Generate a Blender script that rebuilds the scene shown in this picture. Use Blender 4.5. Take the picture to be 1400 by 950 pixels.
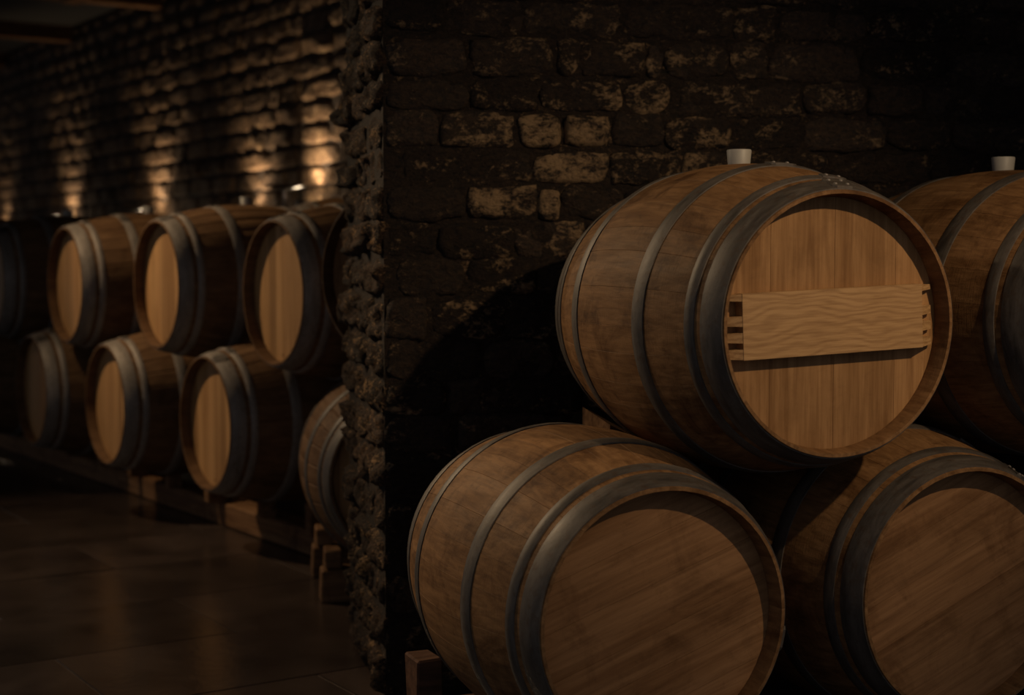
import bpy, bmesh, math, random
from mathutils import Vector, Matrix, noise

random.seed(7)
for o in list(bpy.data.objects):
    bpy.data.objects.remove(o, do_unlink=True)
scene = bpy.context.scene
COL = scene.collection
PI = math.pi

# ------------------------------------------------------------------ camera
CAM_H = 1.25                    # camera height above the floor
F_PX = 2074.1                   # focal length in pixels of a 1400 px wide frame
PITCH = 0.0624
cam_d = bpy.data.cameras.new('camera')
cam = bpy.data.objects.new('camera', cam_d)
COL.objects.link(cam)
cam.location = (0, 0, CAM_H)
cam.rotation_euler = (PI / 2 - PITCH, 0, 0)
cam_d.sensor_width = 36
cam_d.lens = F_PX / 1400 * 36
cam_d.clip_start = 0.05
cam_d.dof.use_dof = True
cam_d.dof.focus_distance = 3.45
cam_d.dof.aperture_fstop = 2.6
scene.camera = cam

# ------------------------------------------------------------------ world, exposure
world = bpy.data.worlds.new('world')
scene.world = world
world.use_nodes = True
WB = world.node_tree.nodes['Background']
WB.inputs[0].default_value = (0.92, 0.95, 1.06, 1)
WB.inputs[1].default_value = 0.14
vs = scene.view_settings
vs.view_transform = 'Standard'
vs.look = 'None'
vs.exposure = 0.0
vs.gamma = 1.0
vs.use_curve_mapping = False

# ------------------------------------------------------------------ lamps (their fixtures are built further down)
def spot_light(name, loc, target, power, angle, blend, colour, radius):
    d = bpy.data.lights.new(name, 'SPOT')
    d.energy = power
    d.spot_size = math.radians(angle)
    d.spot_blend = blend
    d.color = colour
    d.shadow_soft_size = radius
    o = bpy.data.objects.new(name, d)
    COL.objects.link(o)
    o.location = loc
    o.rotation_euler = (Vector(target) - Vector(loc)).to_track_quat('-Z', 'Y').to_euler()
    return o

WARM = (1.0, 0.72, 0.43)
KEY_LOC, KEY_AIM = (2.05, 1.55, 2.75), (0.50, 3.66, 1.16)
AISLE_LOC, AISLE_AIM = (-3.35, 6.85, 2.95), (-1.15, 6.20, 0.90)
FLANK_LOC, FLANK_AIM = (-2.60, 5.15, 2.95), (0.03, 3.55, 0.55)
KEY = spot_light('key_beam', KEY_LOC, KEY_AIM, 152, 46, 1.0, WARM, 0.03)
AISLE = spot_light('aisle_beam', AISLE_LOC, AISLE_AIM, 205, 98, 1.0, WARM, 0.05)
FLANK = spot_light('flank_beam', FLANK_LOC, FLANK_AIM, 205, 42, 1.0, WARM, 0.05)
UPLIGHT_POWER = 29

# ------------------------------------------------------------------ node helpers
class NT:
    def __init__(s, name):
        s.m = bpy.data.materials.new(name)
        s.m.use_nodes = True
        s.t = s.m.node_tree
        s.b = s.t.nodes['Principled BSDF']
        s.out = s.t.nodes['Material Output']
    def n(s, typ, **kw):
        x = s.t.nodes.new(typ)
        for k, v in kw.items():
            if k.startswith('i_'):
                key = k[2:]
                key = int(key) if key.isdigit() else key.replace('_', ' ')
                x.inputs[key].default_value = v
            else:
                setattr(x, k, v)
        return x
    def l(s, a, b):
        s.t.links.new(a, b)
    def mapping(s, src, scale, loc=None, rot=None):
        m = s.n('ShaderNodeMapping')
        m.inputs['Scale'].default_value = scale
        if rot: m.inputs['Rotation'].default_value = rot
        s.l(src, m.inputs['Vector'])
        if loc is not None: s.l(loc, m.inputs['Location'])
        return m.outputs[0]
    def noise(s, vec, scale, detail=5, rough=0.55, dist=0.0):
        x = s.n('ShaderNodeTexNoise')
        x.inputs['Scale'].default_value = scale
        x.inputs['Detail'].default_value = detail
        x.inputs['Roughness'].default_value = rough
        x.inputs['Distortion'].default_value = dist
        s.l(vec, x.inputs['Vector'])
        return x.outputs[0]
    def ramp(s, fac, stops):
        r = s.n('ShaderNodeValToRGB')
        e = r.color_ramp.elements
        while len(e) < len(stops): e.new(0.5)
        for el, (p, c) in zip(e, stops):
            el.position = p
            el.color = c if len(c) == 4 else (*c, 1)
        s.l(fac, r.inputs[0])
        return r.outputs[0]
    def mix(s, a, b, fac, mode='MIX'):
        m = s.n('ShaderNodeMix', data_type='RGBA', blend_type=mode)
        for sock, v in ((m.inputs[0], fac), (m.inputs[6], a), (m.inputs[7], b)):
            if hasattr(v, 'is_linked'): s.l(v, sock)
            elif isinstance(v, (int, float)): sock.default_value = v
            else: sock.default_value = (*v, 1) if len(v) == 3 else v
        return m.outputs[2]
    def math(s, op, a, b=0.0, clamp=False):
        m = s.n('ShaderNodeMath', operation=op, use_clamp=clamp)
        for sock, v in ((m.inputs[0], a), (m.inputs[1], b)):
            if hasattr(v, 'is_linked'): s.l(v, sock)
            else: sock.default_value = v
        return m.outputs[0]
    def bump(s, h, strength, dist, prev=None):
        b = s.n('ShaderNodeBump')
        b.inputs['Strength'].default_value = strength
        b.inputs['Distance'].default_value = dist
        s.l(h, b.inputs['Height'])
        if prev is not None: s.l(prev, b.inputs['Normal'])
        return b.outputs[0]
    def rand_offset(s):
        oi = s.n('ShaderNodeObjectInfo')
        m = s.n('ShaderNodeVectorMath', operation='SCALE')
        m.inputs[0].default_value = (17.3, 9.1, 23.7)
        s.l(oi.outputs['Random'], m.inputs['Scale'])
        return oi, m.outputs[0]
    def done(s, col=None, rough=None, normal=None, metallic=None, spec=None):
        if col is not None:
            if hasattr(col, 'is_linked'): s.l(col, s.b.inputs['Base Color'])
            else: s.b.inputs['Base Color'].default_value = (*col, 1)
        if rough is not None:
            if hasattr(rough, 'is_linked'): s.l(rough, s.b.inputs['Roughness'])
            else: s.b.inputs['Roughness'].default_value = rough
        if normal is not None: s.l(normal, s.b.inputs['Normal'])
        if metallic is not None: s.b.inputs['Metallic'].default_value = metallic
        if spec is not None: s.b.inputs['Specular IOR Level'].default_value = spec
        return s.m

def wood(name, base, dark, along='Y', grain=70.0, stain=0.6, tint=0.25, rough=0.55, bump=0.25, stretch=0.06, crosscut=False, gloss_spec=0.12):
    """oak: long fibres along one local axis, dark stains and board to board tint"""
    t = NT(name)
    oi, off = t.rand_offset()
    tc = t.n('ShaderNodeTexCoord').outputs['Object']
    sc = [grain, grain, grain]
    sc['XYZ'.index(along)] = grain * stretch
    v = t.mapping(tc, sc, loc=off)
    fib = t.noise(v, 1.0, 6, 0.6, 0.3)
    sc2 = [grain * 0.22] * 3
    sc2['XYZ'.index(along)] = grain * 0.22 * stretch * 1.4
    broad = t.noise(t.mapping(tc, sc2, loc=off), 1.0, 3, 0.5, 1.2)
    c = t.mix(dark, base, t.ramp(fib, [(0.28, (0, 0, 0)), (0.62, (1, 1, 1))]))
    c = t.mix(c, t.mix(c, (0.68, 0.63, 0.58), 1.0, 'MULTIPLY'), t.ramp(broad, [(0.42, (0, 0, 0)), (0.66, (0.8, 0.8, 0.8))]))
    pos = t.n('ShaderNodeNewGeometry').outputs['Position']
    st = t.noise(t.mapping(pos, (1, 1, 1)), 7.0, 6, 0.68, 0.6)
    c = t.mix(c, t.mix(c, (0.34, 0.28, 0.23), 1.0, 'MULTIPLY'), t.ramp(st, [(0.50, (0, 0, 0)), (0.68, (stain, stain, stain))]))
    blot = t.noise(t.mapping(pos, (1, 1, 1)), 28.0, 4, 0.7, 0.2)
    c = t.mix(c, t.mix(c, (0.42, 0.38, 0.36), 1.0, 'MULTIPLY'), t.ramp(blot, [(0.58, (0, 0, 0)), (0.74, (stain * 0.7,) * 3)]))
    tv = t.math('MULTIPLY_ADD', oi.outputs['Random'], tint)
    tv.node.inputs[2].default_value = 1.0 - tint / 2
    comb = t.n('ShaderNodeCombineColor')
    for i in range(3): t.l(tv, comb.inputs[i])
    c = t.mix(c, comb.outputs[0], 1.0, 'MULTIPLY')
    h = fib
    if crosscut:
        sc3 = [18, 18, 18]
        sc3['XYZ'.index(along)] = 320
        cc = t.noise(t.mapping(tc, sc3, loc=off), 1.0, 3, 0.6, 0.5)
        h = t.math('ADD', t.math('MULTIPLY', fib, 0.8), t.math('MULTIPLY', cc, 0.6))
    nb = t.bump(h, bump, 0.004)
    r = t.math('MULTIPLY_ADD', broad, 0.25)
    r.node.inputs[2].default_value = rough - 0.1
    return t.done(c, r, nb, spec=gloss_spec)

M = {}
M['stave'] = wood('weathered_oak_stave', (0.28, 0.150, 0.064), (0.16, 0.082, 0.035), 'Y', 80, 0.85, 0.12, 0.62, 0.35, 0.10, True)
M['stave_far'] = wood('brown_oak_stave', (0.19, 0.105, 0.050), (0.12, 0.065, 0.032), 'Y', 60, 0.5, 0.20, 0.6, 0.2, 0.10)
M['head_light'] = wood('oak_head_board', (0.37, 0.205, 0.088), (0.25, 0.130, 0.053), 'Z', 110, 0.25, 0.16, 0.5, 0.15, 0.05)
M['head_old'] = wood('aged_oak_head_board', (0.33, 0.175, 0.080), (0.225, 0.115, 0.052), 'Z', 90, 0.5, 0.22, 0.6, 0.35, 0.06)
M['head_pale'] = wood('pale_oak_head_board', (0.50, 0.29, 0.125), (0.36, 0.19, 0.078), 'Z', 60, 0.12, 0.34, 0.5, 0.1, 0.03)
M['timber'] = wood('rough_timber', (0.22, 0.12, 0.058), (0.10, 0.05, 0.025), 'X', 50, 0.7, 0.35, 0.75, 0.5, 0.06)
M['rack_timber'] = wood('dark_rack_timber', (0.14, 0.070, 0.042), (0.06, 0.030, 0.020), 'X', 50, 0.6, 0.35, 0.75, 0.5, 0.06)
M['beam'] = wood('dark_beam_timber', (0.17, 0.085, 0.040), (0.07, 0.035, 0.018), 'X', 30, 0.6, 0.3, 0.8, 0.5, 0.05)

def m_crossbar():
    t = NT('planed_oak_crossbar')
    tc = t.n('ShaderNodeTexCoord').outputs['Object']
    d = t.noise(t.mapping(tc, (5, 10, 14)), 1.0, 3, 0.5)
    v = t.mapping(tc, (0.7, 4, 9))
    add = t.n('ShaderNodeVectorMath', operation='ADD')
    sc = t.n('ShaderNodeVectorMath', operation='SCALE')
    nt = t.n('ShaderNodeTexNoise')
    nt.inputs['Scale'].default_value = 1.0
    nt.inputs['Detail'].default_value = 2
    t.l(t.mapping(tc, (4.5, 10, 11)), nt.inputs['Vector'])
    t.l(nt.outputs['Color'], sc.inputs[0]); sc.inputs['Scale'].default_value = 0.9
    t.l(v, add.inputs[0]); t.l(sc.outputs[0], add.inputs[1])
    w = t.n('ShaderNodeTexWave', wave_type='BANDS', bands_direction='Z')
    w.inputs['Scale'].default_value = 2.6
    w.inputs['Distortion'].default_value = 0.5
    w.inputs['Detail'].default_value = 3
    w.inputs['Detail Scale'].default_value = 1.0
    t.l(add.outputs[0], w.inputs['Vector'])
    fib = t.noise(t.mapping(tc, (14, 200, 260)), 1.0, 4, 0.6)
    c = t.mix((0.40, 0.235, 0.103), (0.50, 0.305, 0.138), t.ramp(w.outputs['Fac'], [(0.05, (0, 0, 0)), (0.7, (1, 1, 1))]))
    c = t.mix(c, t.mix(c, (0.72, 0.67, 0.6), 1, 'MULTIPLY'), t.ramp(fib, [(0.45, (0, 0, 0)), (0.7, (1, 1, 1))]))
    c = t.mix(c, t.mix(c, (0.8, 0.75, 0.7), 1, 'MULTIPLY'), d)
    return t.done(c, 0.5, t.bump(fib, 0.12, 0.002), spec=0.35)
M['crossbar'] = m_crossbar()

def m_hoop(name, lo, hi, rust):
    t = NT(name)
    oi, off = t.rand_offset()
    tc = t.n('ShaderNodeTexCoord').outputs['Object']
    n1 = t.noise(t.mapping(tc, (9, 40, 9), loc=off), 1.0, 6, 0.65, 0.4)
    n2 = t.noise(t.mapping(tc, (60, 60, 60), loc=off), 1.0, 4, 0.6)
    c = t.mix(lo, hi, t.ramp(n1, [(0.35, (0, 0, 0)), (0.65, (1, 1, 1))]))
    c = t.mix(c, rust, t.ramp(n2, [(0.52, (0, 0, 0)), (0.72, (0.75, 0.75, 0.75))]))
    r = t.math('MULTIPLY_ADD', n1, 0.35)
    r.node.inputs[2].default_value = 0.40
    return t.done(c, r, t.bump(n2, 0.25, 0.002), metallic=0.25, spec=0.5)
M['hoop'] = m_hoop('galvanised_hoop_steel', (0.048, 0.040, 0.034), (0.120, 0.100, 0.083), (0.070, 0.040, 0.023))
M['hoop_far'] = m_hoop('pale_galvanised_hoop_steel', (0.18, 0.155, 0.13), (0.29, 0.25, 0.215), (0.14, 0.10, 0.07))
M['rivet'] = m_hoop('rivet_steel', (0.16, 0.14, 0.12), (0.24, 0.21, 0.19), (0.10, 0.06, 0.04))

def m_plain(name, col, rough, metallic=0.0, var=0.2, scale=40):
    t = NT(name)
    tc = t.n('ShaderNodeTexCoord').outputs['Object']
    n1 = t.noise(t.mapping(tc, (scale,) * 3), 1.0, 4)
    c = t.mix([x * (1 - var) for x in col], [x * (1 + var) for x in col], n1)
    return t.done(c, rough, t.bump(n1, 0.06, 0.002), metallic=metallic)
M['bung'] = m_plain('cream_silicone_bung', (0.35, 0.33, 0.29), 0.5, 0, 0.06, 60)
M['lamp_metal'] = m_plain('dark_lamp_metal', (0.06, 0.055, 0.05), 0.4, 0.7)
M['lamp_tray'] = m_plain('brushed_lamp_tray', (0.16, 0.13, 0.10), 0.45, 0.2)

def m_emit(name, col, s):
    t = NT(name)
    e = t.n('ShaderNodeEmission')
    e.inputs[0].default_value = (*col, 1)
    e.inputs[1].default_value = s
    t.l(e.outputs[0], t.out.inputs['Surface'])
    return t.m
M['lens'] = m_emit('lit_lamp_lens', (1.0, 0.72, 0.42), 6.0)

def m_stone(name, dark, mid, pale, scale, mortar=False):
    """rubble stone; object colour red = how much pale lime crust this stone carries"""
    t = NT(name)
    oi, off = t.rand_offset()
    tc = t.n('ShaderNodeTexCoord').outputs['Object']
    pos = t.n('ShaderNodeNewGeometry').outputs['Position']
    v = t.mapping(pos, (scale, scale, scale * 1.5), loc=off)
    n1 = t.noise(v, 1.5, 7, 0.66, 0.6)
    n2 = t.noise(v, 9.0, 8, 0.72, 0.3)
    n3 = t.noise(t.mapping(pos, (scale,) * 3), 30.0, 3, 0.6)
    c = t.mix(dark, mid, t.ramp(n2, [(0.38, (0, 0, 0)), (0.66, (1, 1, 1))]))
    tv = t.math('MULTIPLY_ADD', oi.outputs['Random'], 0.9)
    tv.node.inputs[2].default_value = 0.5
    comb = t.n('ShaderNodeCombineColor')
    for i in range(3): t.l(tv, comb.inputs[i])
    c = t.mix(c, comb.outputs[0], 1.0, 'MULTIPLY')
    sep = t.n('ShaderNodeSeparateColor')
    t.l(oi.outputs['Color'], sep.inputs[0])
    # lime crust where the mixed noise passes a level set by the stone itself
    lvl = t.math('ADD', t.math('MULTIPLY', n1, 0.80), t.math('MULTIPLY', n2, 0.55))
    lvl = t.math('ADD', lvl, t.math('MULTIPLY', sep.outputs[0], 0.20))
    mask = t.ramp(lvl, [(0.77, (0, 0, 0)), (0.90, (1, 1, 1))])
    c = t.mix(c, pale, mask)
    speck = t.ramp(n3, [(0.665, (0, 0, 0)), (0.72, (1, 1, 1))])
    sm = t.math('MULTIPLY', speck, t.ramp(n1, [(0.50, (0, 0, 0)), (0.60, (1, 1, 1))]))
    c = t.mix(c, [x * 1.15 for x in pale], sm)
    h = t.math('ADD', t.math('MULTIPLY', n2, 1.0), t.math('MULTIPLY', n3, 0.25))
    nb = t.bump(h, 1.0, 0.030)
    return t.done(c, 0.85, nb, spec=0.25)
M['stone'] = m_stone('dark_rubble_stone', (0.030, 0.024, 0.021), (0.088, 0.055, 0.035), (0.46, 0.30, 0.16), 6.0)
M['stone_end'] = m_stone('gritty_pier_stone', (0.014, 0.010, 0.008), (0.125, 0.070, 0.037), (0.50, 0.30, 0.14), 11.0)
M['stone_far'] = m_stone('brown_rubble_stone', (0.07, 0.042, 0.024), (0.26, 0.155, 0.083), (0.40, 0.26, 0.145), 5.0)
M['mortar'] = m_stone('black_mortar', (0.022, 0.017, 0.014), (0.075, 0.047, 0.030), (0.40, 0.25, 0.13), 7.0)

def m_floor():
    t = NT('polished_dark_slab')
    oi, off = t.rand_offset()
    pos = t.n('ShaderNodeNewGeometry').outputs['Position']
    n1 = t.noise(t.mapping(pos, (3, 3, 3), loc=off), 1.0, 6, 0.6, 0.4)
    n2 = t.noise(t.mapping(pos, (26, 26, 26)), 1.0, 5, 0.6)
    c = t.mix((0.028, 0.020, 0.017), (0.062, 0.043, 0.035), t.ramp(n1, [(0.3, (0, 0, 0)), (0.7, (1, 1, 1))]))
    tv = t.math('MULTIPLY_ADD', oi.outputs['Random'], 0.5)
    tv.node.inputs[2].default_value = 0.75
    comb = t.n('ShaderNodeCombineColor')
    for i in range(3): t.l(tv, comb.inputs[i])
    c = t.mix(c, comb.outputs[0], 1.0, 'MULTIPLY')
    r = t.math('MULTIPLY_ADD', n1, 0.16)
    r.node.inputs[2].default_value = 0.14
    return t.done(c, r, t.bump(n2, 0.20, 0.006), spec=0.5)
M['slab'] = m_floor()
M['grout'] = m_plain('worn_grout', (0.12, 0.085, 0.065), 0.8)
M['plaster'] = m_plain('dark_ceiling_plaster', (0.022, 0.018, 0.015), 0.9, 0, 0.3, 6)  # dark base tone, mottled evenly over the whole ceiling

# ------------------------------------------------------------------ mesh helpers
def mesh(name, verts, faces, mat=None, smooth=False):
    me = bpy.data.meshes.new(name)
    me.from_pydata(verts, [], faces)
    me.validate()
    bm = bmesh.new(); bm.from_mesh(me)
    bmesh.ops.recalc_face_normals(bm, faces=bm.faces)
    bm.to_mesh(me); bm.free()
    if smooth:
        me.polygons.foreach_set('use_smooth', [True] * len(me.polygons))
    if mat: me.materials.append(M[mat])
    return me

def put(name, me, parent=None, loc=(0, 0, 0), rot=(0, 0, 0), scale=(1, 1, 1)):
    o = bpy.data.objects.new(name, me)
    COL.objects.link(o)
    o.parent = parent
    o.location = loc
    o.rotation_euler = rot
    o.scale = scale
    return o

def tag(o, label, cat, group=None):
    o['label'] = label
    o['category'] = cat
    if group: o['group'] = group
    return o

def thing(name, label, cat, loc=(0, 0, 0), rotz=0.0, group=None):
    o = bpy.data.objects.new(name, None)
    COL.objects.link(o)
    o.empty_display_size = 0.1
    o.location = loc
    o.rotation_euler = (0, 0, rotz)
    return tag(o, label, cat, group)

def structure(o):
    o.color = (0, 0, 0, 1)
    o['kind'] = 'structure'
    return o

def bevel_box(name, x0, x1, y0, y1, z0, z1, mat, bev=0.004, jitter=0.0, seed=0):
    bm = bmesh.new()
    bmesh.ops.create_cube(bm, size=1.0)
    for v in bm.verts:
        v.co = Vector(((x0 + x1) / 2 + v.co.x * (x1 - x0), (y0 + y1) / 2 + v.co.y * (y1 - y0), (z0 + z1) / 2 + v.co.z * (z1 - z0)))
    if jitter:
        rnd = random.Random(seed)
        for v in bm.verts:
            v.co += Vector([rnd.uniform(-jitter, jitter) for _ in range(3)])
    if bev:
        bmesh.ops.bevel(bm, geom=list(bm.edges), offset=bev, segments=1, profile=0.5, affect='EDGES')
    bmesh.ops.recalc_face_normals(bm, faces=bm.faces)
    me = bpy.data.meshes.new(name)
    bm.to_mesh(me); bm.free()
    me.materials.append(M[mat])
    return me

def lathe(name, prof, mat, seg=32, closed=False, axis='Z'):
    """prof: list of (radius, height); closed loops join the last ring to the first"""
    verts, faces = [], []
    n = len(prof)
    for i in range(seg):
        a = 2 * PI * i / seg
        for r, h in prof:
            if axis == 'Z': verts.append((r * math.cos(a), r * math.sin(a), h))
            else: verts.append((r * math.cos(a), h, r * math.sin(a)))
    for i in range(seg):
        j = (i + 1) % seg
        for k in range(n if closed else n - 1):
            k2 = (k + 1) % n
            faces.append((i * n + k, j * n + k, j * n + k2, i * n + k2))
    if not closed:
        for k in (0, n - 1):
            if prof[k][0] > 1e-5: faces.append([i * n + k for i in range(seg)])
    return mesh(name, verts, faces, mat, True)

def sharp(me, angle=40):
    me.set_sharp_from_angle(angle=math.radians(angle))
    return me

# ------------------------------------------------------------------ the layout of the room
YAW = 0.3729                                   # foreground stack: axis turned to the left
A1 = Vector((-math.sin(YAW), math.cos(YAW), 0)); R1 = Vector((math.cos(YAW), math.sin(YAW), 0))
YAW2 = -0.99                                   # row of the far aisle: axis turned to the right
A2 = Vector((-math.sin(YAW2), math.cos(YAW2), 0)); R2 = Vector((-math.cos(YAW2), -math.sin(YAW2), 0))
UP = Vector((0, 0, 1))
def far(rho, alpha, z=0.0):                    # along the far row / from the aisle to its wall
    return R2 * rho + A2 * alpha + UP * z
L, RB, RH = 0.871, 0.36, 0.2833
WALL_YAW = math.atan(0.15)                     # the near wall turns a little away from the camera
WALL_Y = 4.22                                  # face of the near wall where x = 0
def wall_pt(x, z=0.0, out=0.0):
    return Vector((x + out * math.sin(WALL_YAW), WALL_Y + x * math.tan(WALL_YAW) - out * math.cos(WALL_YAW), z))
def wall_x(px):                                # where an image column meets that wall
    k = (px - 700) / F_PX
    return k * WALL_Y / (1 - k * math.tan(WALL_YAW))
WALL_A = 4.40                                  # face of the far wall
CEIL = 3.34

# ------------------------------------------------------------------ floor: slabs laid square to the far row
floor_me = mesh('floor', [(-13, -1.5, -0.004), (4.2, -1.5, -0.004), (4.2, 24, -0.004), (-13, 24, -0.004),
                          (-13, -1.5, -0.2), (4.2, -1.5, -0.2), (4.2, 24, -0.2), (-13, 24, -0.2)],
                [(0, 1, 2, 3), (4, 5, 6, 7), (0, 1, 5, 4), (1, 2, 6, 5), (2, 3, 7, 6), (3, 0, 4, 7)], 'grout')
floor = structure(put('floor', floor_me))
SR, SA = 0.60, 1.20
slab_me = bevel_box('floor_slab', -SA / 2 + .002, SA / 2 - .002, -SR / 2 + .002, SR / 2 - .002, -0.03, 0.0, 'slab', 0.0015)
far_slabs = []
rs = random.Random(3)
ang_a2 = math.atan2(A2.y, A2.x)
for i in range(-4, 42):
    for j in range(-8, 6):
        rho = i * SR + 0.13
        al = j * SA + (SA / 2 if i % 2 else 0) + 0.15
        c = far(rho, al)
        if not (-12 < c.x < 3.6 and 0.2 < c.y < 23): continue
        dep = max(c.y, 0.5)
        px = 700 + F_PX * c.x / dep
        if c.y > 2.2 and -150 < px < 560 and c.y < 11 and al < 3.2:
            put('floor_slab', slab_me, floor, c + UP * rs.uniform(-0.0015, 0.0015), (0, 0, ang_a2))
        else:
            far_slabs.append(c)
v, f = [], []
for c in far_slabs:
    b = len(v)
    for sx, sy in ((-1, -1), (1, -1), (1, 1), (-1, 1)):
        v.append(tuple(c + A2 * sx * (SA / 2 - .004) + R2 * sy * (SR / 2 - .004)))
    f.append((b, b + 1, b + 2, b + 3))
rest = put('floor_slabs_beyond', mesh('floor_slabs_beyond', v, f, 'slab'), floor)
rest['kind'] = 'stuff'

# ------------------------------------------------------------------ rubble stone
def stone_data(w, h, d, seed, nx, ny, rough=1.0):
    """front face towards -Y, centred on x and z, back at y = +0.02; rounded, chipped outline"""
    o = Vector((seed * 3.17, seed * 1.31, seed * 7.7))
    verts, faces = [], []
    def fr(x, y, z, s): return noise.fractal(Vector((x, y, z)) * s + o, 0.9, 2.1, 4)
    for j in range(ny + 1):
        for i in range(nx + 1):
            u, v_ = 2 * i / nx - 1, 2 * j / ny - 1
            # squarish to roundish outline
            k = 0.06 + 0.20 * ((seed * 37) % 11) / 11.0
            x = u * w / 2 * (1 - k * v_ * v_ * abs(u) ** 3 * min(1, h / w * 1.6))
            z = v_ * h / 2 * (1 - k * u * u * abs(v_) ** 3)
            edge = max(abs(u) ** 14, abs(v_) ** 9)
            wob = 0.010 * rough
            x += wob * fr(x * .6 + 5, 1.7, z, 14) * abs(u)
            z += wob * fr(x, 9.2, z * .6, 11) * abs(v_)
            y = -d * (1 - 0.85 * edge)
            y -= 0.018 * rough * fr(x, 0, z, 9) * (1 - 0.5 * edge)
            y -= 0.010 * rough * fr(x, 4, z, 30)
            verts.append((x, y, z))
    for j in range(ny):
        for i in range(nx):
            a = j * (nx + 1) + i
            faces.append((a, a + 1, a + nx + 2, a + nx + 1))
    ring = [i for i in range(nx + 1)] + [(j + 1) * (nx + 1) - 1 for j in range(1, ny + 1)] + \
           [ny * (nx + 1) + i for i in range(nx - 1, -1, -1)] + [j * (nx + 1) for j in range(ny - 1, 0, -1)]
    b = len(verts)
    for r in ring:
        x, y, z = verts[r]
        verts.append((x * .99, 0.02, z * .99))
    n = len(ring)
    for i in range(n):
        faces.append((ring[i], b + i, b + (i + 1) % n, ring[(i + 1) % n]))
    return verts, faces

def unproject_z(py, Y):
    t = (475 - py) / F_PX
    c, s = math.cos(PITCH), math.sin(PITCH)
    return CAM_H + Y * (-s + t * c) / (c + t * s)

# near wall: a slab of mortar with a skewed end, the stones are its children
PIER_X0 = wall_x(525)
PIER_FAR = Vector((-0.532, 4.93, 0))
wv = [tuple(wall_pt(PIER_X0)), tuple(wall_pt(3.4)), (3.4, 5.2, 0), tuple(PIER_FAR)]
wv = [(x, y, z) for z in (-.02, CEIL + .02) for x, y, _ in wv]
wall_near = structure(put('wall_back', mesh('wall_back', wv, [(0, 1, 2, 3), (4, 5, 6, 7), (0, 1, 5, 4), (1, 2, 6, 5), (2, 3, 7, 6), (3, 0, 4, 7)], 'mortar')))
# course lines and some stone ends, read from the photograph and put on the wall's plane
course_px = [3, 53, 107, 155, 204, 252, 302, 354, 405, 463, 515, 566]
bounds = {0: [525, 610, 715, 850, 1000, 1060, 1180], 1: [525, 640, 757, 793, 882, 905, 992, 1047, 1170], 2: [525, 640, 738, 850, 912, 925, 1092, 1180],
          3: [525, 600, 708, 768, 832, 906, 1000, 1095], 4: [525, 548, 640, 727, 833, 930, 1010], 5: [525, 637, 737, 766, 850, 960], 6: [525, 600, 703, 800, 900],
          7: [525, 537, 637, 732, 830], 8: [525, 586, 692, 790], 9: [525, 580, 660, 760], 10: [525, 610, 690, 800]}
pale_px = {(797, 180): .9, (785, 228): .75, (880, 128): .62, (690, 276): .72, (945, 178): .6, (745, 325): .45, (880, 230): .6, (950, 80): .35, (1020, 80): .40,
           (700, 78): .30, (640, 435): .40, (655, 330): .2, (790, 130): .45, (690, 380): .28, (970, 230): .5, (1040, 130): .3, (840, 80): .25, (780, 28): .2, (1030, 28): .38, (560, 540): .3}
zc = [unproject_z(y, wall_pt(.15).y) for y in course_px]
rw = random.Random(21)
zs = list(reversed(zc))
z = zs[0]
low = []
while z > 0.02:
    z -= rw.uniform(0.10, 0.125); low.append(max(z, 0.0))
high = []
z = zs[-1]
while z < CEIL - 0.03:
    z += rw.uniform(0.105, 0.125); high.append(min(z, CEIL))
rows = []
for a, b, k in zip(zc[1:], zc[:-1], range(99)):
    rows.append((a, b, k))
for a, b in zip(low, [zs[0]] + low): rows.append((a, b, None))
for a, b in zip([zs[-1]] + high, high): rows.append((a, b, None))
rest_v, rest_f = [], []
count = 0
seed = 1
for (z0, z1, k) in rows:
    if z1 - z0 < 0.03: continue
    xs = []
    if k is not None:
        xs = [wall_x(p) for p in bounds[k]]
    else:
        xs = [PIER_X0]
    xs[0] = PIER_X0 + 0.004
    while xs[-1] < 3.35:
        xs.append(xs[-1] + rw.choice((.14, .19, .24, .28, .31)) * rw.uniform(.9, 1.1))
    xs[-1] = 3.38
    for x0, x1 in zip(xs[:-1], xs[1:]):
        w, h = (x1 - x0) / math.cos(WALL_YAW) - rw.uniform(.001, .006), z1 - z0 - rw.uniform(-.004, .014)
        if w < .03: continue
        d = rw.uniform(.004, .020)
        seed += 1
        cx, cz = (x0 + x1) / 2, (z0 + z1) / 2
        inview = x0 < 1.75 and cz < 2.35 and cz > 0.25
        if inview and count < 290:
            vv, ff = stone_data(w, h, d, seed, max(6, int(w / .013)), max(4, int(h / .013)))
            o = put('stone', mesh('stone', vv, ff, 'stone', True), wall_near, wall_pt(cx, cz + rw.uniform(-.006, .006)), (0, rw.uniform(-.035, .035), WALL_YAW))
            wy = wall_pt(cx).y
            px = 700 + F_PX * cx / wy
            py = 475 - F_PX * math.tan(math.atan2(cz - CAM_H, wy) + PITCH)
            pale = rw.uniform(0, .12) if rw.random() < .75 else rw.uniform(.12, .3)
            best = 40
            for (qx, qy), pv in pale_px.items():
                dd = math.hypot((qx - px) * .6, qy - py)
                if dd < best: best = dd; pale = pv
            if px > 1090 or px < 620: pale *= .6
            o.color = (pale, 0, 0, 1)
            count += 1
        else:
            vv, ff = stone_data(w, h, d, seed, 5, 3)
            b = len(rest_v)
            mt = Matrix.Translation(wall_pt(cx, cz)) @ Matrix.Rotation(WALL_YAW, 4, 'Z')
            rest_v += [tuple(mt @ Vector(q)) for q in vv]
            rest_f += [tuple(i + b for i in q) for q in ff]
o = put('stones_beyond', mesh('stones_beyond', rest_v, rest_f, 'stone', True), wall_near)
o['kind'] = 'stuff'; o.color = (.15, 0, 0, 1)
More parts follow.
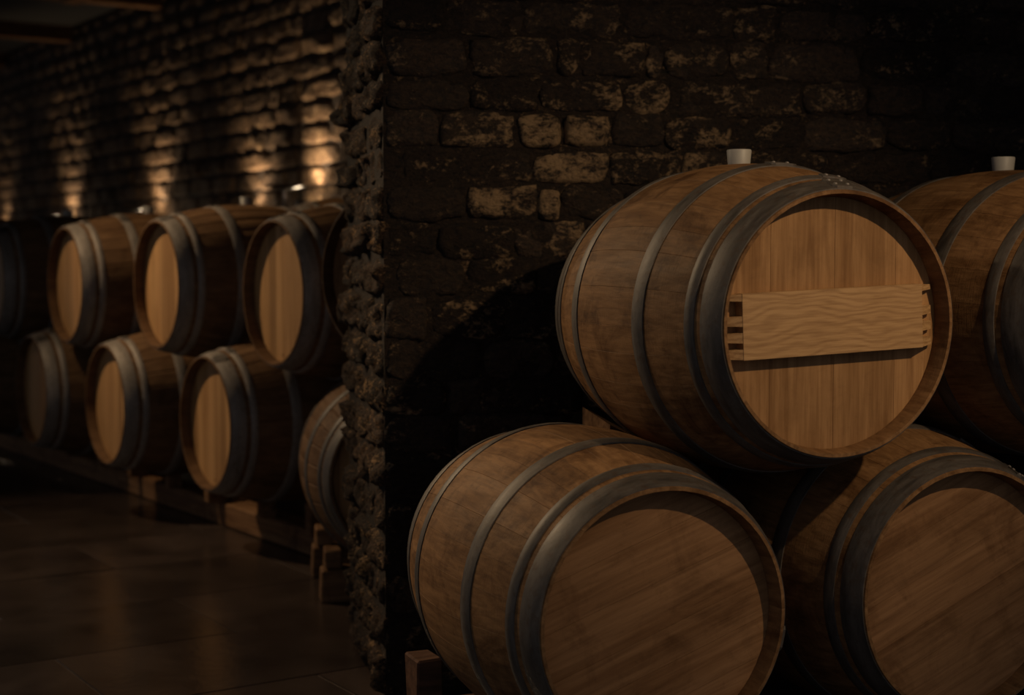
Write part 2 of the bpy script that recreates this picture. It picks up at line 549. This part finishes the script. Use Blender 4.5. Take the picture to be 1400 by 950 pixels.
# stones of the skewed end of that wall
e0, e1 = wall_pt(PIER_X0), PIER_FAR
edir = (e1 - e0).normalized(); elen = (e1 - e0).length
e_rot = math.atan2(-edir.y, -edir.x)           # local +x runs from the far edge to the near edge: -y points outwards
rest_v, rest_f = [], []
for (z0, z1, k) in rows:
    if z1 - z0 < 0.03: continue
    for half in range(1):
        splits = sorted([0.0, elen] + [rw.uniform(.2, .42) * elen, rw.uniform(.55, .8) * elen])
        for s0, s1 in zip(splits[:-1], splits[1:]):
            w, h = s1 - s0 - .006, z1 - z0 - rw.uniform(.008, .018)
            seed += 1
            c = e0 + edir * (s0 + s1) / 2 + UP * ((z0 + z1) / 2 + rw.uniform(-.008, .008))
            d = rw.uniform(.004, .028)
            if 0.02 < c.z < 2.45:
                vv, ff = stone_data(w, h, d, seed, max(6, int(w / .012)), max(5, int(h / .012)), 1.5)
                o = put('end_stone', mesh('end_stone', vv, ff, 'stone_end', True), wall_near, c, (0, 0, e_rot))
                o.color = (rw.uniform(.05, .38), 0, 0, 1)
            else:
                vv, ff = stone_data(w, h, d, seed, 5, 3)
                mt = Matrix.Translation(c) @ Matrix.Rotation(e_rot, 4, 'Z')
                b = len(rest_v)
                rest_v += [tuple(mt @ Vector(q)) for q in vv]
                rest_f += [tuple(i + b for i in q) for q in ff]
if rest_v:
    o = put('end_stones_beyond', mesh('end_stones_beyond', rest_v, rest_f, 'stone', True), wall_near)
    o['kind'] = 'stuff'; o.color = (.3, 0, 0, 1)

# far wall with its pilaster
FW0, FW1 = -0.5, 22.0
def far_slab(name, r0, r1, a0, a1, z0, z1, mat):
    c = [far(r0, a0), far(r1, a0), far(r1, a1), far(r0, a1)]
    v = [tuple(p + UP * z) for z in (z0, z1) for p in c]
    return mesh(name, v, [(0, 1, 2, 3), (4, 5, 6, 7), (0, 1, 5, 4), (1, 2, 6, 5), (2, 3, 7, 6), (3, 0, 4, 7)], mat)
wall_far = structure(put('wall_left', far_slab('wall_left', FW0, FW1, WALL_A, WALL_A + .35, -.02, CEIL + .02, 'mortar')))
far_rot = math.atan2(-R2.y, -R2.x)             # local -y points into the aisle
def on_far_x(px, alpha=WALL_A):                # rho of the far wall under an image column
    k = (px - 700) / F_PX
    # (R2.x rho + A2.x a) = k (R2.y rho + A2.y a)
    return alpha * (k * A2.y - A2.x) / (R2.x - k * R2.y)
rest_v, rest_f = [], []
rf = random.Random(5)
variants = {}
count = 0
PIL_A = WALL_A - 0.14
PIL0, PIL1 = on_far_x(505, PIL_A), on_far_x(415, PIL_A)
def far_stone(rho0, rho1, z0, z1, alpha, parent, small=False, pale=0.1):
    global count, seed
    w, h = rho1 - rho0 - .010, z1 - z0 - .010
    c = far((rho0 + rho1) / 2, alpha, (z0 + z1) / 2)
    px = 700 + F_PX * c.x / c.y
    if c.z > 1.30 and -15 < px < 480 and count < 292:
        key = rf.randrange(16)
        if key not in variants:
            vv, ff = stone_data(.34, .13, .022, 900 + key, 12, 6, 0.9)
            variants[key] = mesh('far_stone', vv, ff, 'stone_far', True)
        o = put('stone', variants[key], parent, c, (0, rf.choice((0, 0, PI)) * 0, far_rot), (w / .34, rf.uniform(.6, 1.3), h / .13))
        o.color = (rf.uniform(0, .5) if not pale > .3 else pale, 0, 0, 1)
        count += 1
    else:
        seed += 1
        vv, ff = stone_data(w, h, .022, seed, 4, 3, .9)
        mt = Matrix.Translation(c) @ Matrix.Rotation(far_rot, 4, 'Z')
        b = len(rest_v)
        rest_v.extend(tuple(mt @ Vector(q)) for q in vv)
        rest_f.extend(tuple(i + b for i in q) for q in ff)
pil = put('pilaster', far_slab('pilaster', PIL0, PIL1, PIL_A, WALL_A + .02, -.02, CEIL + .01, 'mortar'), wall_far)
pil.color = (0, 0, 0, 1)
z = 0.0
while z < CEIL - .05:
    z1 = min(z + rf.uniform(.125, .15), CEIL)
    m = rf.uniform(.35, .65)
    mid = PIL0 + (PIL1 - PIL0) * m
    far_stone(PIL0, mid, z, z1, PIL_A, pil, pale=.5)
    far_stone(mid, PIL1, z, z1, PIL_A, pil, pale=.5)
    z = z1
z = 0.0
while z < CEIL - .05:
    z1 = min(z + rf.uniform(.128, .15), CEIL)
    r = PIL1 + .01
    while r < 18.5:
        r1 = min(r + rf.choice((.24, .32, .4, .46)) * rf.uniform(.9, 1.1), FW1)
        far_stone(r, r1, z, z1, WALL_A, wall_far)
        r = r1
    z = z1
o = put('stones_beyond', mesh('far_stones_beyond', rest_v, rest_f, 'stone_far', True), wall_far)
o['kind'] = 'stuff'; o.color = (.15, 0, 0, 1)

# ceiling with timber beams
ceil_me = mesh('ceiling', [(x, y, z) for z in (CEIL, CEIL + .2) for x, y in ((-13, 1.0), (3.4, 1.0), (3.4, 24), (-13, 24))],
               [(0, 1, 2, 3), (4, 5, 6, 7), (0, 1, 5, 4), (1, 2, 6, 5), (2, 3, 7, 6), (3, 0, 4, 7)], 'plaster')
ceiling = structure(put('ceiling', ceil_me))
LAMP_PX = (361, 225, 104, 14)
lamp_rho = [on_far_x(p) for p in LAMP_PX]
BEAM_Z = 3.20
for rho in [lamp_rho[0] - 2.0] + lamp_rho:
    me = bevel_box('beam', -2.4, 2.4, -.07, .07, 0, CEIL - BEAM_Z + .01, 'beam', .008)
    put('beam', me, ceiling, far(rho, WALL_A - 2.4, BEAM_Z), (0, 0, ang_a2))
me = bevel_box('long_beam', -5.2, 5.2, -.07, .07, 0, CEIL - BEAM_Z + .05, 'beam', .008)
put('long_beam', me, ceiling, far(6.6, WALL_A - .75, BEAM_Z - .035), (0, 0, far_rot))

# ------------------------------------------------------------------ barrels
def prof(y):                                    # outer radius of the staves, y from -L/2 to L/2
    u = 2 * y / L
    return (RB - .0025) - (RB - RH) * u * u
TH = 0.027                                      # stave thickness
REC = 0.046                                     # how deep the heads sit
def stave_mesh(deg, ns=20, nc=3):
    half = math.radians(deg) / 2 - 0.0002
    ys = [-L / 2 + L * i / ns for i in range(ns + 1)]
    ys[1:1] = [-L / 2 + REC - .004]; ys[-1:-1] = [L / 2 - REC + .004]
    verts, faces = [], []
    ch = 0.0005
    rings = []
    for y in ys:
        ro, end = prof(y), abs(y) > L / 2 - 1e-6
        ri = ro - (0.007 if end else TH)
        ring = [(-half, ro - ch)]
        for c in range(nc + 1):
            ring.append((-half + ch / ro + (2 * half - 2 * ch / ro) * c / nc, ro))
        ring.append((half, ro - ch))
        ring += [(half, ri), (0, ri), (-half, ri)]
        rings.append([len(verts) + i for i in range(len(ring))])
        verts += [(r * math.sin(a), y, r * math.cos(a)) for a, r in ring]
    for r0, r1 in zip(rings[:-1], rings[1:]):
        n = len(r0)
        for i in range(n):
            faces.append((r0[i], r0[(i + 1) % n], r1[(i + 1) % n], r1[i]))
    faces += [rings[0], rings[-1]]
    return sharp(mesh('stave', verts, faces, 'stave', True), 30)
STAVES = {d: stave_mesh(d) for d in (10, 12, 14)}

def far_body_mesh():
    verts, faces = [], []
    ns, n = 14, 30
    per = 4
    def ring(y, base, groove):
        out = []
        for k in range(n):
            for q, dr in ((0.0, -groove), (.08, 0), (.5, 0), (.92, 0)):
                a = 2 * PI * (k + q) / n
                out.append(((base + dr) * math.sin(a), y, (base + dr) * math.cos(a)))
        return out
    loops = []
    for i in range(ns + 1):
        y = -L / 2 + L * i / ns
        loops.append(ring(y, prof(y), .003))
    for y, dr in ((L / 2, -.007), (L / 2 - REC + .004, -TH), (0, -TH), (-L / 2 + REC - .004, -TH), (-L / 2, -.007)):
        loops.append(ring(y, prof(y) + dr, 0))
    m = n * per
    for lp in loops: verts += lp
    for i in range(len(loops)):
        j = (i + 1) % len(loops)
        for k in range(m):
            faces.append((i * m + k, i * m + (k + 1) % m, j * m + (k + 1) % m, j * m + k))
    return sharp(mesh('body', verts, faces, 'stave_far', True), 30)
FAR_BODY = far_body_mesh()

HOOPS = [(.004, .062), (.080, .108), (.245, .287)]
def hoop_mesh(s0, s1, seg=72):
    """a strip bent round the staves between s0 and s1 metres from the front end"""
    pr = []
    y0, y1 = -L / 2 + s0, -L / 2 + s1
    k = 6
    for i in range(k + 1):
        y = y0 + (y1 - y0) * i / k
        pr.append((prof(y) + .0024 + .0030 * math.sin(PI * i / k), y))
    pr.insert(0, (prof(y0) - .002, y0)); pr.append((prof(y1) - .002, y1))
    verts, faces = [], []
    n = len(pr)
    for i in range(seg):
        a = 2 * PI * i / seg
        verts += [(r * math.sin(a), y, r * math.cos(a)) for r, y in pr]
    for i in range(seg):
        j = (i + 1) % seg
        for q in range(n - 1):
            faces.append((i * n + q, j * n + q, j * n + q + 1, i * n + q + 1))
    return sharp(mesh('hoop', verts, faces, 'hoop', True), 30)
def lap_mesh(s0, s1):
    """the overlapping end of the strip with its rounded tongue"""
    y0, y1 = -L / 2 + s0 + .002, -L / 2 + s1 - .002
    verts, faces = [], []
    pts = []
    w = (y1 - y0)
    angs = [-.095, -.07, -.03, .0, .03, .06, .085, .1]
    for a in angs:
        e = 1.0
        if a > .06: e = [.85, .45][0 if a < .09 else 1]
        if a < -.08: e = .75
        m = (y0 + y1) / 2
        pts.append((a, m - w / 2 * e, m + w / 2 * e))
    for lift in (.0074, .0):
        for a, p, q in pts:
            for y in (p, q):
                r = prof(y) + lift
                verts.append((r * math.sin(a), y, r * math.cos(a)))
    n = len(pts)
    for i in range(n - 1):
        faces.append((2 * i, 2 * i + 1, 2 * i + 3, 2 * i + 2))
        faces.append((2 * i, 2 * i + 2, 2 * n + 2 * i + 2, 2 * n + 2 * i))
        faces.append((2 * i + 1, 2 * i + 3, 2 * n + 2 * i + 3, 2 * n + 2 * i + 1))
    faces.append((0, 1, 2 * n + 1, 2 * n)); faces.append((2 * n - 2, 2 * n - 1, 4 * n - 1, 4 * n - 2))
    return mesh('lap', verts, faces, 'hoop', False)
HOOP_ME, LAP_ME = [], []
for s0, s1 in HOOPS: HOOP_ME.append(hoop_mesh(s0, s1)); LAP_ME.append(lap_mesh(s0, s1))
for s0, s1 in HOOPS: HOOP_ME.append(hoop_mesh(L - s1, L - s0)); LAP_ME.append(lap_mesh(L - s1, L - s0))
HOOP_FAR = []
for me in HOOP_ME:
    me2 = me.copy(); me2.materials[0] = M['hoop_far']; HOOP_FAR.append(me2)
HSPAN = HOOPS + [(L - b, L - a) for a, b in HOOPS]
RIVET_ME = lathe('rivet', [(.0045, -.002), (.0045, .0008), (.003, .0026), (.0, .0032)], 'rivet', 10)

HR = prof(-L / 2 + REC) - TH + .003            # radius of the head
def head_boards(seams, mat, th=.022):
    """boards of a round head, split at the seams, long direction local z; front face at y=0"""
    out = []
    edges = [-HR] + list(seams) + [HR]
    g = .0002
    for a, b in zip(edges[:-1], edges[1:]):
        a2, b2 = a + g, b - g
        n = 10
        top = []
        for i in range(n + 1):
            x = a2 + (b2 - a2) * i / n
            top.append((x, math.sqrt(max(HR * HR - x * x, 0))))
        outline = top + [(x, -z) for x, z in reversed(top)]
        clean = []
        for p in outline:
            if not clean or math.hypot(p[0] - clean[-1][0], p[1] - clean[-1][1]) > 1e-4: clean.append(p)
        if math.hypot(clean[0][0] - clean[-1][0], clean[0][1] - clean[-1][1]) < 1e-4: clean.pop()
        cx = sum(p[0] for p in clean) / len(clean); cz = 0
        m = len(clean)
        verts = [(cx + (x - cx) * .997, 0, z * .999) for x, z in clean] + [(x, .0015, z) for x, z in clean] + [(x, th, z) for x, z in clean]
        faces = [list(range(m)), [2 * m + i for i in range(m)]]
        for i in range(m):
            j = (i + 1) % m
            faces.append((i, j, m + j, m + i)); faces.append((m + i, m + j, 2 * m + j, 2 * m + i))
        out.append(mesh('head_board', verts, faces, mat, False))
    return out
BOARDS = {
    'light': head_boards((-.146, .011, .165), 'head_light'),
    'old': head_boards((-.165, -.07, .03, .105, .185), 'head_old'),
    'pale': head_boards((-.18, -.125, -.062, -.004, .058, .118, .18), 'head_pale'),
}
BACK_HEAD = lathe('back_head', [(0.0, 0), (HR, 0), (HR, .022), (0.0, .022)], 'stave_far', 40, axis='Y')
BUNG_ME = sharp(lathe('bung', [(.0, -.02), (.0245, -.02), (.0292, .030), (.0275, .0325), (.024, .0318), (.0, .0312)], 'bung', 28), 40)
STUD_ME = lathe('peg', [(.005, -.002), (.005, .002), (.0035, .003), (0, .003)], 'stave', 8)

def barrel(centre_front=None, dark_hoops=False, centre=None, yaw=0.0, roll=0.0, near=True, heads='old', bung=True, label='', group=None, lap_roll=0.06, cat='barrel', back=True, pegs=False):
    ax = Vector((-math.sin(yaw), math.cos(yaw), 0))
    c = Vector(centre) if centre is not None else Vector(centre_front) + ax * (L / 2)
    root = thing('wine_barrel', label, cat, c - UP * RB, yaw, group)
    up = (0, 0, RB)
    rb = random.Random(label + str(c))
    if near:
        seq = [10] * 8 + [12] * 14 + [14] * 8
        rb.shuffle(seq)
        a = -math.radians(seq[0]) / 2
        for d in seq:
            a += math.radians(d) / 2
            put('stave', STAVES[d], root, up, (0, roll + a, 0))
            a += math.radians(d) / 2
    else:
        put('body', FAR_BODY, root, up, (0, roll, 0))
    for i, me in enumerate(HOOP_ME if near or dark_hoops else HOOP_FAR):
        rr = roll + lap_roll + (.05 if i % 2 else -.03) + (0.4 if not near else 0) * rb.uniform(-1, 1)
        h = put('hoop', me, root, up, (0, rr, 0))
        if near or i < 3:
            put('lap', LAP_ME[i], h)
            s0, s1 = HSPAN[i]
            y = -L / 2 + (s0 + s1) / 2
            if near:
                sl = math.atan2(prof(y + .01) - prof(y - .01), .02)
                for ra in (-.055, .045):
                    r = prof(y) + .0075
                    for dy in ((-.013, .013) if s1 - s0 > .05 else (0,)):
                        rr2 = prof(y + dy) + .0070
                        put('rivet', RIVET_ME, h, (rr2 * math.sin(ra), y + dy, rr2 * math.cos(ra)), (-sl * -1, ra, 0))
    for me in BOARDS[heads]:
        o = put('head_board', me, root, up, (0, roll, 0))
        o.location = Vector(up) + Vector((0, -L / 2 + REC, 0))
    if back:
        put('back_head', BACK_HEAD, root, (0, L / 2 - REC - .02, RB))
    if bung:
        b = put('bung', BUNG_ME, root, (RB * math.sin(roll) * .997, 0, RB + RB * math.cos(roll) * .997), (0, roll, 0))
    if pegs:
        for s in (-1, 1):
            put('peg', STUD_ME, root, (0, -L / 2 + REC, RB + s * (HR - .03)), (PI / 2, 0, 0))
    return root

# foreground stack (centres found from the rims in the photograph; z above the floor)
T1c = Vector((.5335, 3.5859, CAM_H - .15))
S1, DZ1 = .7628, .6107
L1c = T1c - R1 * (S1 / 2) - UP * DZ1 + A1 * .0485
G_UP, G_LO = 'barrels stacked against the near stone wall', 'barrels stacked against the near stone wall'
t1 = barrel(centre=T1c, yaw=YAW, heads='light', label='weathered oak barrel with a pale notched board across its head', group=G_UP)
t2 = barrel(centre=T1c + R1 * S1, yaw=YAW, heads='light', label='upper oak barrel with cream bung and no board, beside the notched board barrel', group=G_UP)
l1 = barrel(centre=L1c, yaw=YAW, roll=math.radians(70), heads='old', lap_roll=.6, label='lower weathered barrel at the free end of the near stack', group=G_LO)
l2 = barrel(centre=L1c + R1 * S1, yaw=YAW, roll=math.radians(66), heads='old', lap_roll=-.55, label='lower barrel under both upper barrels of the near stack', group=G_LO)
l3 = barrel(centre=L1c + R1 * S1 * 2 - A1 * .24, yaw=YAW, roll=math.radians(60), heads='old', bung=False, label='lower barrel deepest along the near wall', group=G_LO)

# notched board across the head of the first barrel
def crossbar():
    W0, W1, H, TK = -.228, .214, .137, .030
    n = 4
    verts, faces = [], []
    def prism(poly, y0, y1, slopes=None):
        b = len(verts)
        m = len(poly)
        for k, (x, z_) in enumerate(poly):
            verts.append((x, (slopes[k] if slopes else y0), z_))
        for x, z_ in poly: verts.append((x, y1, z_))
        faces.append([b + i for i in range(m)]); faces.append([b + m + i for i in range(m)])
        for i in range(m):
            j = (i + 1) % m
            faces.append((b + i, b + j, b + m + j, b + m + i))
    obs = []
    prism([(W0, -H / 2), (W1, -H / 2), (W1, H / 2), (W0, H / 2)], -TK, 0)
    me = mesh('crossbar', verts, faces, 'crossbar')
    obs.append(('board', me))
    for side, x in ((-1, W0), (1, W1)):
        for k in range(n):
            verts, faces = [], []
            z0 = -H / 2 + H * k / n * 1.0
            pitch = H / n
            x2 = x + side * .036
            # tenon set back and sloping towards the head, a dark notch is left above it
            za, zb = z0 + .001, z0 + pitch * .66
            if k == n - 1: zb = z0 + pitch * .98; za = z0 + pitch * .55
            prism([(x, za), (x2, za + .002), (x2, zb - .002), (x, zb)], -TK, .004, [-TK + .001, -TK * .35, -TK * .35, -TK + .001])
            obs.append(('tenon', mesh('tenon', verts, faces, 'crossbar')))
    return obs
cb_list = crossbar()
cb = put('crossbar', cb_list[0][1], t1, (0, -L / 2 + REC - .001, RB + .006), (0, math.radians(-2.3), 0))
for nm, me in cb_list[1:]:
    put('tenon', me, cb)

# wedge between upper and lower barrel
wp = [(.185, .24, .288), (.325, .24, .100), (.325, .24, .262), (.185, .24, .330),
      (.185, .41, .250), (.325, .41, .060), (.325, .41, .295), (.185, .41, .360)]
w_me = mesh('wooden_wedge', wp, [(0, 1, 2, 3), (4, 5, 6, 7), (0, 1, 5, 4), (1, 2, 6, 5), (2, 3, 7, 6), (3, 0, 4, 7)], 'timber')
wedge = put('wooden_wedge', w_me, None, L1c, (0, 0, YAW))
tag(wedge, 'small wooden wedge jammed between the notched board barrel and the one below', 'wedge')

# racks of the foreground stack
yaw_rot = YAW
def bearer(off, z0, z1, x0, x1, label, th=.1, mat='rack_timber'):
    c = L1c + A1 * off
    o = put('timber_bearer', bevel_box('timber_bearer', x0, x1, -th / 2, th / 2, 0, z1 - z0, mat, .006, .003, int(off * 100) + 50), None, (c.x, c.y, z0), (0, 0, YAW))
    tag(o, label, 'timber', 'rack timbers under the near stack')
    return o
bottom = L1c.z - RB
def r_under(off): return L1c.z - prof(off)
bearer(.26, 0, r_under(.26) - .004, -.375, 1.5, 'dark timber bearer under the wall side of the near barrel stack')
bearer(-.26, 0, r_under(-.26) - .004, -.15, 1.7, 'dark timber bearer under the front of the near barrel stack')
def chock_on(pos, rotz, w, d, h, label, group, mat='rack_timber', seed_=1):
    o = put('timber_chock', bevel_box('timber_chock', -w / 2, w / 2, -d / 2, d / 2, 0, h, mat, .005, .004, seed_), None, pos, (0, 0, rotz))
    return tag(o, label, 'chock', group)
c = L1c + A1 * .26 - R1 * .30
chock_on((c.x, c.y, r_under(.26) - .003), YAW, .06, .10, .12, 'dark timber chock holding the free end of the near stack', 'chocks of the near stack')

# far row: rho along the row, alpha = distance of the front rim from the camera side
def row_alpha(rho): return 2.445 - .088 * (rho - 5.42)
ZB, ZC = CAM_H - .152, CAM_H - .715
G_FAR = 'barrels in the far aisle row'
upper = [(5.42, 'top row barrel of the aisle beside the rough end of the stone pier', True), (6.45, 'top row aisle barrel with cream bung, second from the stone pier', True),
         (7.48, 'top row aisle barrel with dark flank, third from the stone pier', True), (8.52, 'top row aisle barrel in deep shade, fourth from the stone pier', True),
         (9.55, 'top row aisle barrel, fifth from the stone pier', False)]
for k, (rho, lab, bg) in enumerate(upper):
    barrel(centre_front=far(rho, row_alpha(rho), ZB + (-.004, .012, -.006, 0, 0)[k]), yaw=YAW2, near=False, heads='pale', bung=bg, label=lab, group=G_FAR, pegs=True)
lower = [(6.00, 'bottom row aisle barrel on the timber rail next to the stone pier'), (7.02, 'bottom row aisle barrel on the rail, second from the stone pier'),
         (7.96, 'bottom row aisle barrel in half shade, third from the stone pier'), (8.98, 'bottom row aisle barrel in deep shade, fourth from the stone pier'),
         (10.0, 'bottom row aisle barrel, fifth from the stone pier')]  # unseen fifth barrel continues the row, added to block stray light on the floor
for rho, lab in lower:
    barrel(centre_front=far(rho, row_alpha(rho), ZC), yaw=YAW2, near=False, heads='pale', bung=False, label=lab, group=G_FAR, pegs=True)
# second row behind it, only the tops show
for rho, z, lab in ((6.98, CAM_H - .06, 'barrel behind the aisle row, by the bright pilaster'), (8.10, CAM_H - .16, 'barrel behind the aisle row, in front of the second uplight'),
                    (9.2, CAM_H - .17, 'barrel behind the aisle row, in front of the third uplight')):
    barrel(centre_front=far(rho, row_alpha(rho) + .95, z), yaw=YAW2, near=False, heads='pale', bung=False, label=lab, group='barrels of the hidden back row')
# two barrels at the corner, half hidden by the pier
barrel(centre=(-.44, 5.68, CAM_H - .79), yaw=.20, near=False, heads='pale', bung=False, dark_hoops=True, label='warm lit barrel peeping out behind the foot of the stone pier', group='corner barrels behind the pier')
barrel(centre_front=(-.448, 5.135, CAM_H - .075), yaw=-.68, near=False, heads='old', bung=False, label='barrel whose rim shows behind the middle of the stone pier', group='corner barrels behind the pier')

# rail, chocks and blocks under the far row
RAIL_A = 2.66
rail_h = .11
r_me = bevel_box('timber_rail', -2.45, 2.45, 0, .13, 0, rail_h, 'timber', .008, .004, 9)
rail = put('timber_rail', r_me, None, far(5.40 + 2.45, RAIL_A - .03, 0), (0, 0, far_rot + .03))
tag(rail, 'long timber rail on the floor under the aisle barrels', 'rail')
for k, (rho, lab) in enumerate(((5.52, 'square timber chock on the rail beside the pier'), (6.52, 'square timber chock on the rail, second from the pier'), (7.49, 'square timber chock on the rail, third from the pier'), (8.47, 'square timber chock on the rail, fourth from the pier'))):
    chock_on(far(rho, RAIL_A + .03 - .03 * (rho - 5.4), rail_h), far_rot, .055, .10, .13, lab, 'chocks on the aisle rail', 'timber', k)
for k, ((rho, _), lab) in enumerate(zip(lower, ('first', 'second', 'third', 'fourth', 'fifth'))):
    zz = ZC - prof(-L / 2 + .24)
    chock_on(far(rho, RAIL_A + .03 - .03 * (rho - 5.4), rail_h), far_rot, .05, .07, max(zz - rail_h - .003, .02), 'small packing block under the %s bottom row aisle barrel' % lab, 'packing blocks on the aisle rail', 'timber', k + 20)
kc = Vector((-.44, 5.68, 0))
kr, ka = Vector((math.cos(.20), math.sin(.20), 0)), Vector((-math.sin(.20), math.cos(.20), 0))
for off, lab in ((-.22, 'timber block cradle under the front of the corner barrel'), (.22, 'timber block cradle under the back of the corner barrel')):
    p = kc + ka * off
    zz = CAM_H - .79 - prof(off) - .003
    o = put('timber_cradle', bevel_box('timber_cradle', -.30, .38, -.05, .05, 0, zz, 'timber', .006, .004, 31), None, (p.x, p.y, 0), (0, 0, .20))
    tag(o, lab, 'cradle', 'cradles of the corner barrel')
    q = p - kr * .255
    chock_on((q.x, q.y, zz), .20, .06, .10, .07, lab.replace('block cradle', 'chock on the cradle'), 'chocks of the corner barrel', 'timber', 44)

# ------------------------------------------------------------------ lamps
def uplight(rho, alpha, z, label, power, lean=.22):
    base = far(rho, alpha, z)
    root = thing('uplight', label, 'lamp', base, far_rot, 'uplights along the far wall')
    put('tray', sharp(lathe('tray', [(0, 0), (.035, 0), (.13, .022), (.135, .026), (.13, .028), (.035, .007), (0, .007)], 'lamp_tray', 28)), root, (.10, -.16, .135))
    put('tray_arm', bevel_box('tray_arm', -.006, .006, -.006, .006, 0, .14, 'lamp_metal', .001), root, (.10, -.16, 0))
    put('cross_arm', bevel_box('cross_arm', 0, .19, -.006, .006, 0, .010, 'lamp_metal', .001), root, (0, 0, 0), (0, 0, math.atan2(-.16, .10)))
    put('housing', sharp(lathe('housing', [(0, 0), (.03, 0), (.034, .05), (.034, .062), (.029, .062), (.027, .046), (0, .046)], 'lamp_metal', 20)), root, (0, 0, .008))
    put('lens', lathe('lens', [(0, 0), (.026, 0), (.026, .003), (0, .003)], 'lens', 16), root, (0, 0, .056))
    put('bracket', bevel_box('bracket', -.012, .012, 0, .12, 0, .01, 'lamp_metal', .001), root)
    put('stem', bevel_box('stem', -.012, .012, -.06, 0, 0, .01, 'lamp_metal', .001), root)
    p = base + UP * .075
    s = spot_light('uplight_beam', p, p + UP * 1.0 + A2 * lean, power, 96, 1.0, (1.0, .75, .48), .02)
    d = bpy.data.lights.new('uplight_glow', 'POINT')
    d.energy = power * .06; d.color = (1.0, .75, .48); d.shadow_soft_size = .03
    g = bpy.data.objects.new('uplight_glow', d); COL.objects.link(g); g.location = p + UP * .03
    return root
for k, (rho, px) in enumerate(zip(lamp_rho, LAMP_PX)):
    lab = ('uplight washing the far wall, first after the pilaster', 'uplight washing the far wall, second after the pilaster', 'uplight washing the far wall, third after the pilaster', 'uplight washing the far wall, fourth after the pilaster')[k]
    uplight(rho, WALL_A - .15, (1.42, 1.44, 1.43, 1.40)[k], lab, UPLIGHT_POWER * (1, 1.0, .8, .25)[k])
uplight(on_far_x(442, PIL_A), PIL_A - .15, 1.50, 'uplight at the foot of the bright pilaster', UPLIGHT_POWER * 1.2)

def ceiling_spot(loc, aim, label):
    root = thing('ceiling_spotlight', label, 'lamp', (loc[0], loc[1], CEIL), 0, 'ceiling spotlights')
    d = (Vector(aim) - Vector(loc)).normalized()
    q = d.to_track_quat('-Z', 'Y').to_euler()
    drop = CEIL - loc[2]
    put('rose', lathe('rose', [(0, 0), (.05, 0), (.045, -.02), (0, -.02)], 'lamp_metal', 20), root)
    put('stem', lathe('stem', [(.008, 0), (.008, -(drop - .13))], 'lamp_metal', 10), root)
    loc_l = Vector(loc) - Vector((loc[0], loc[1], CEIL)) - d * .02
    can = put('can', sharp(lathe('can', [(0, .14), (.05, .14), (.055, .12), (.055, -.03), (.050, -.03), (.050, .05), (0, .05)], 'lamp_metal', 24)), root, loc_l, q)
    put('lens', lathe('lens', [(0, .040), (.046, .040), (.046, .046), (0, .046)], 'lens', 20), root, loc_l, q)
    return root
ceiling_spot(KEY_LOC, KEY_AIM, 'ceiling spotlight aimed at the near barrel stack')
ceiling_spot(AISLE_LOC, AISLE_AIM, 'ceiling spotlight aimed at the aisle barrels')
ceiling_spot(FLANK_LOC, FLANK_AIM, 'ceiling spotlight in the aisle aimed back at the near stack')
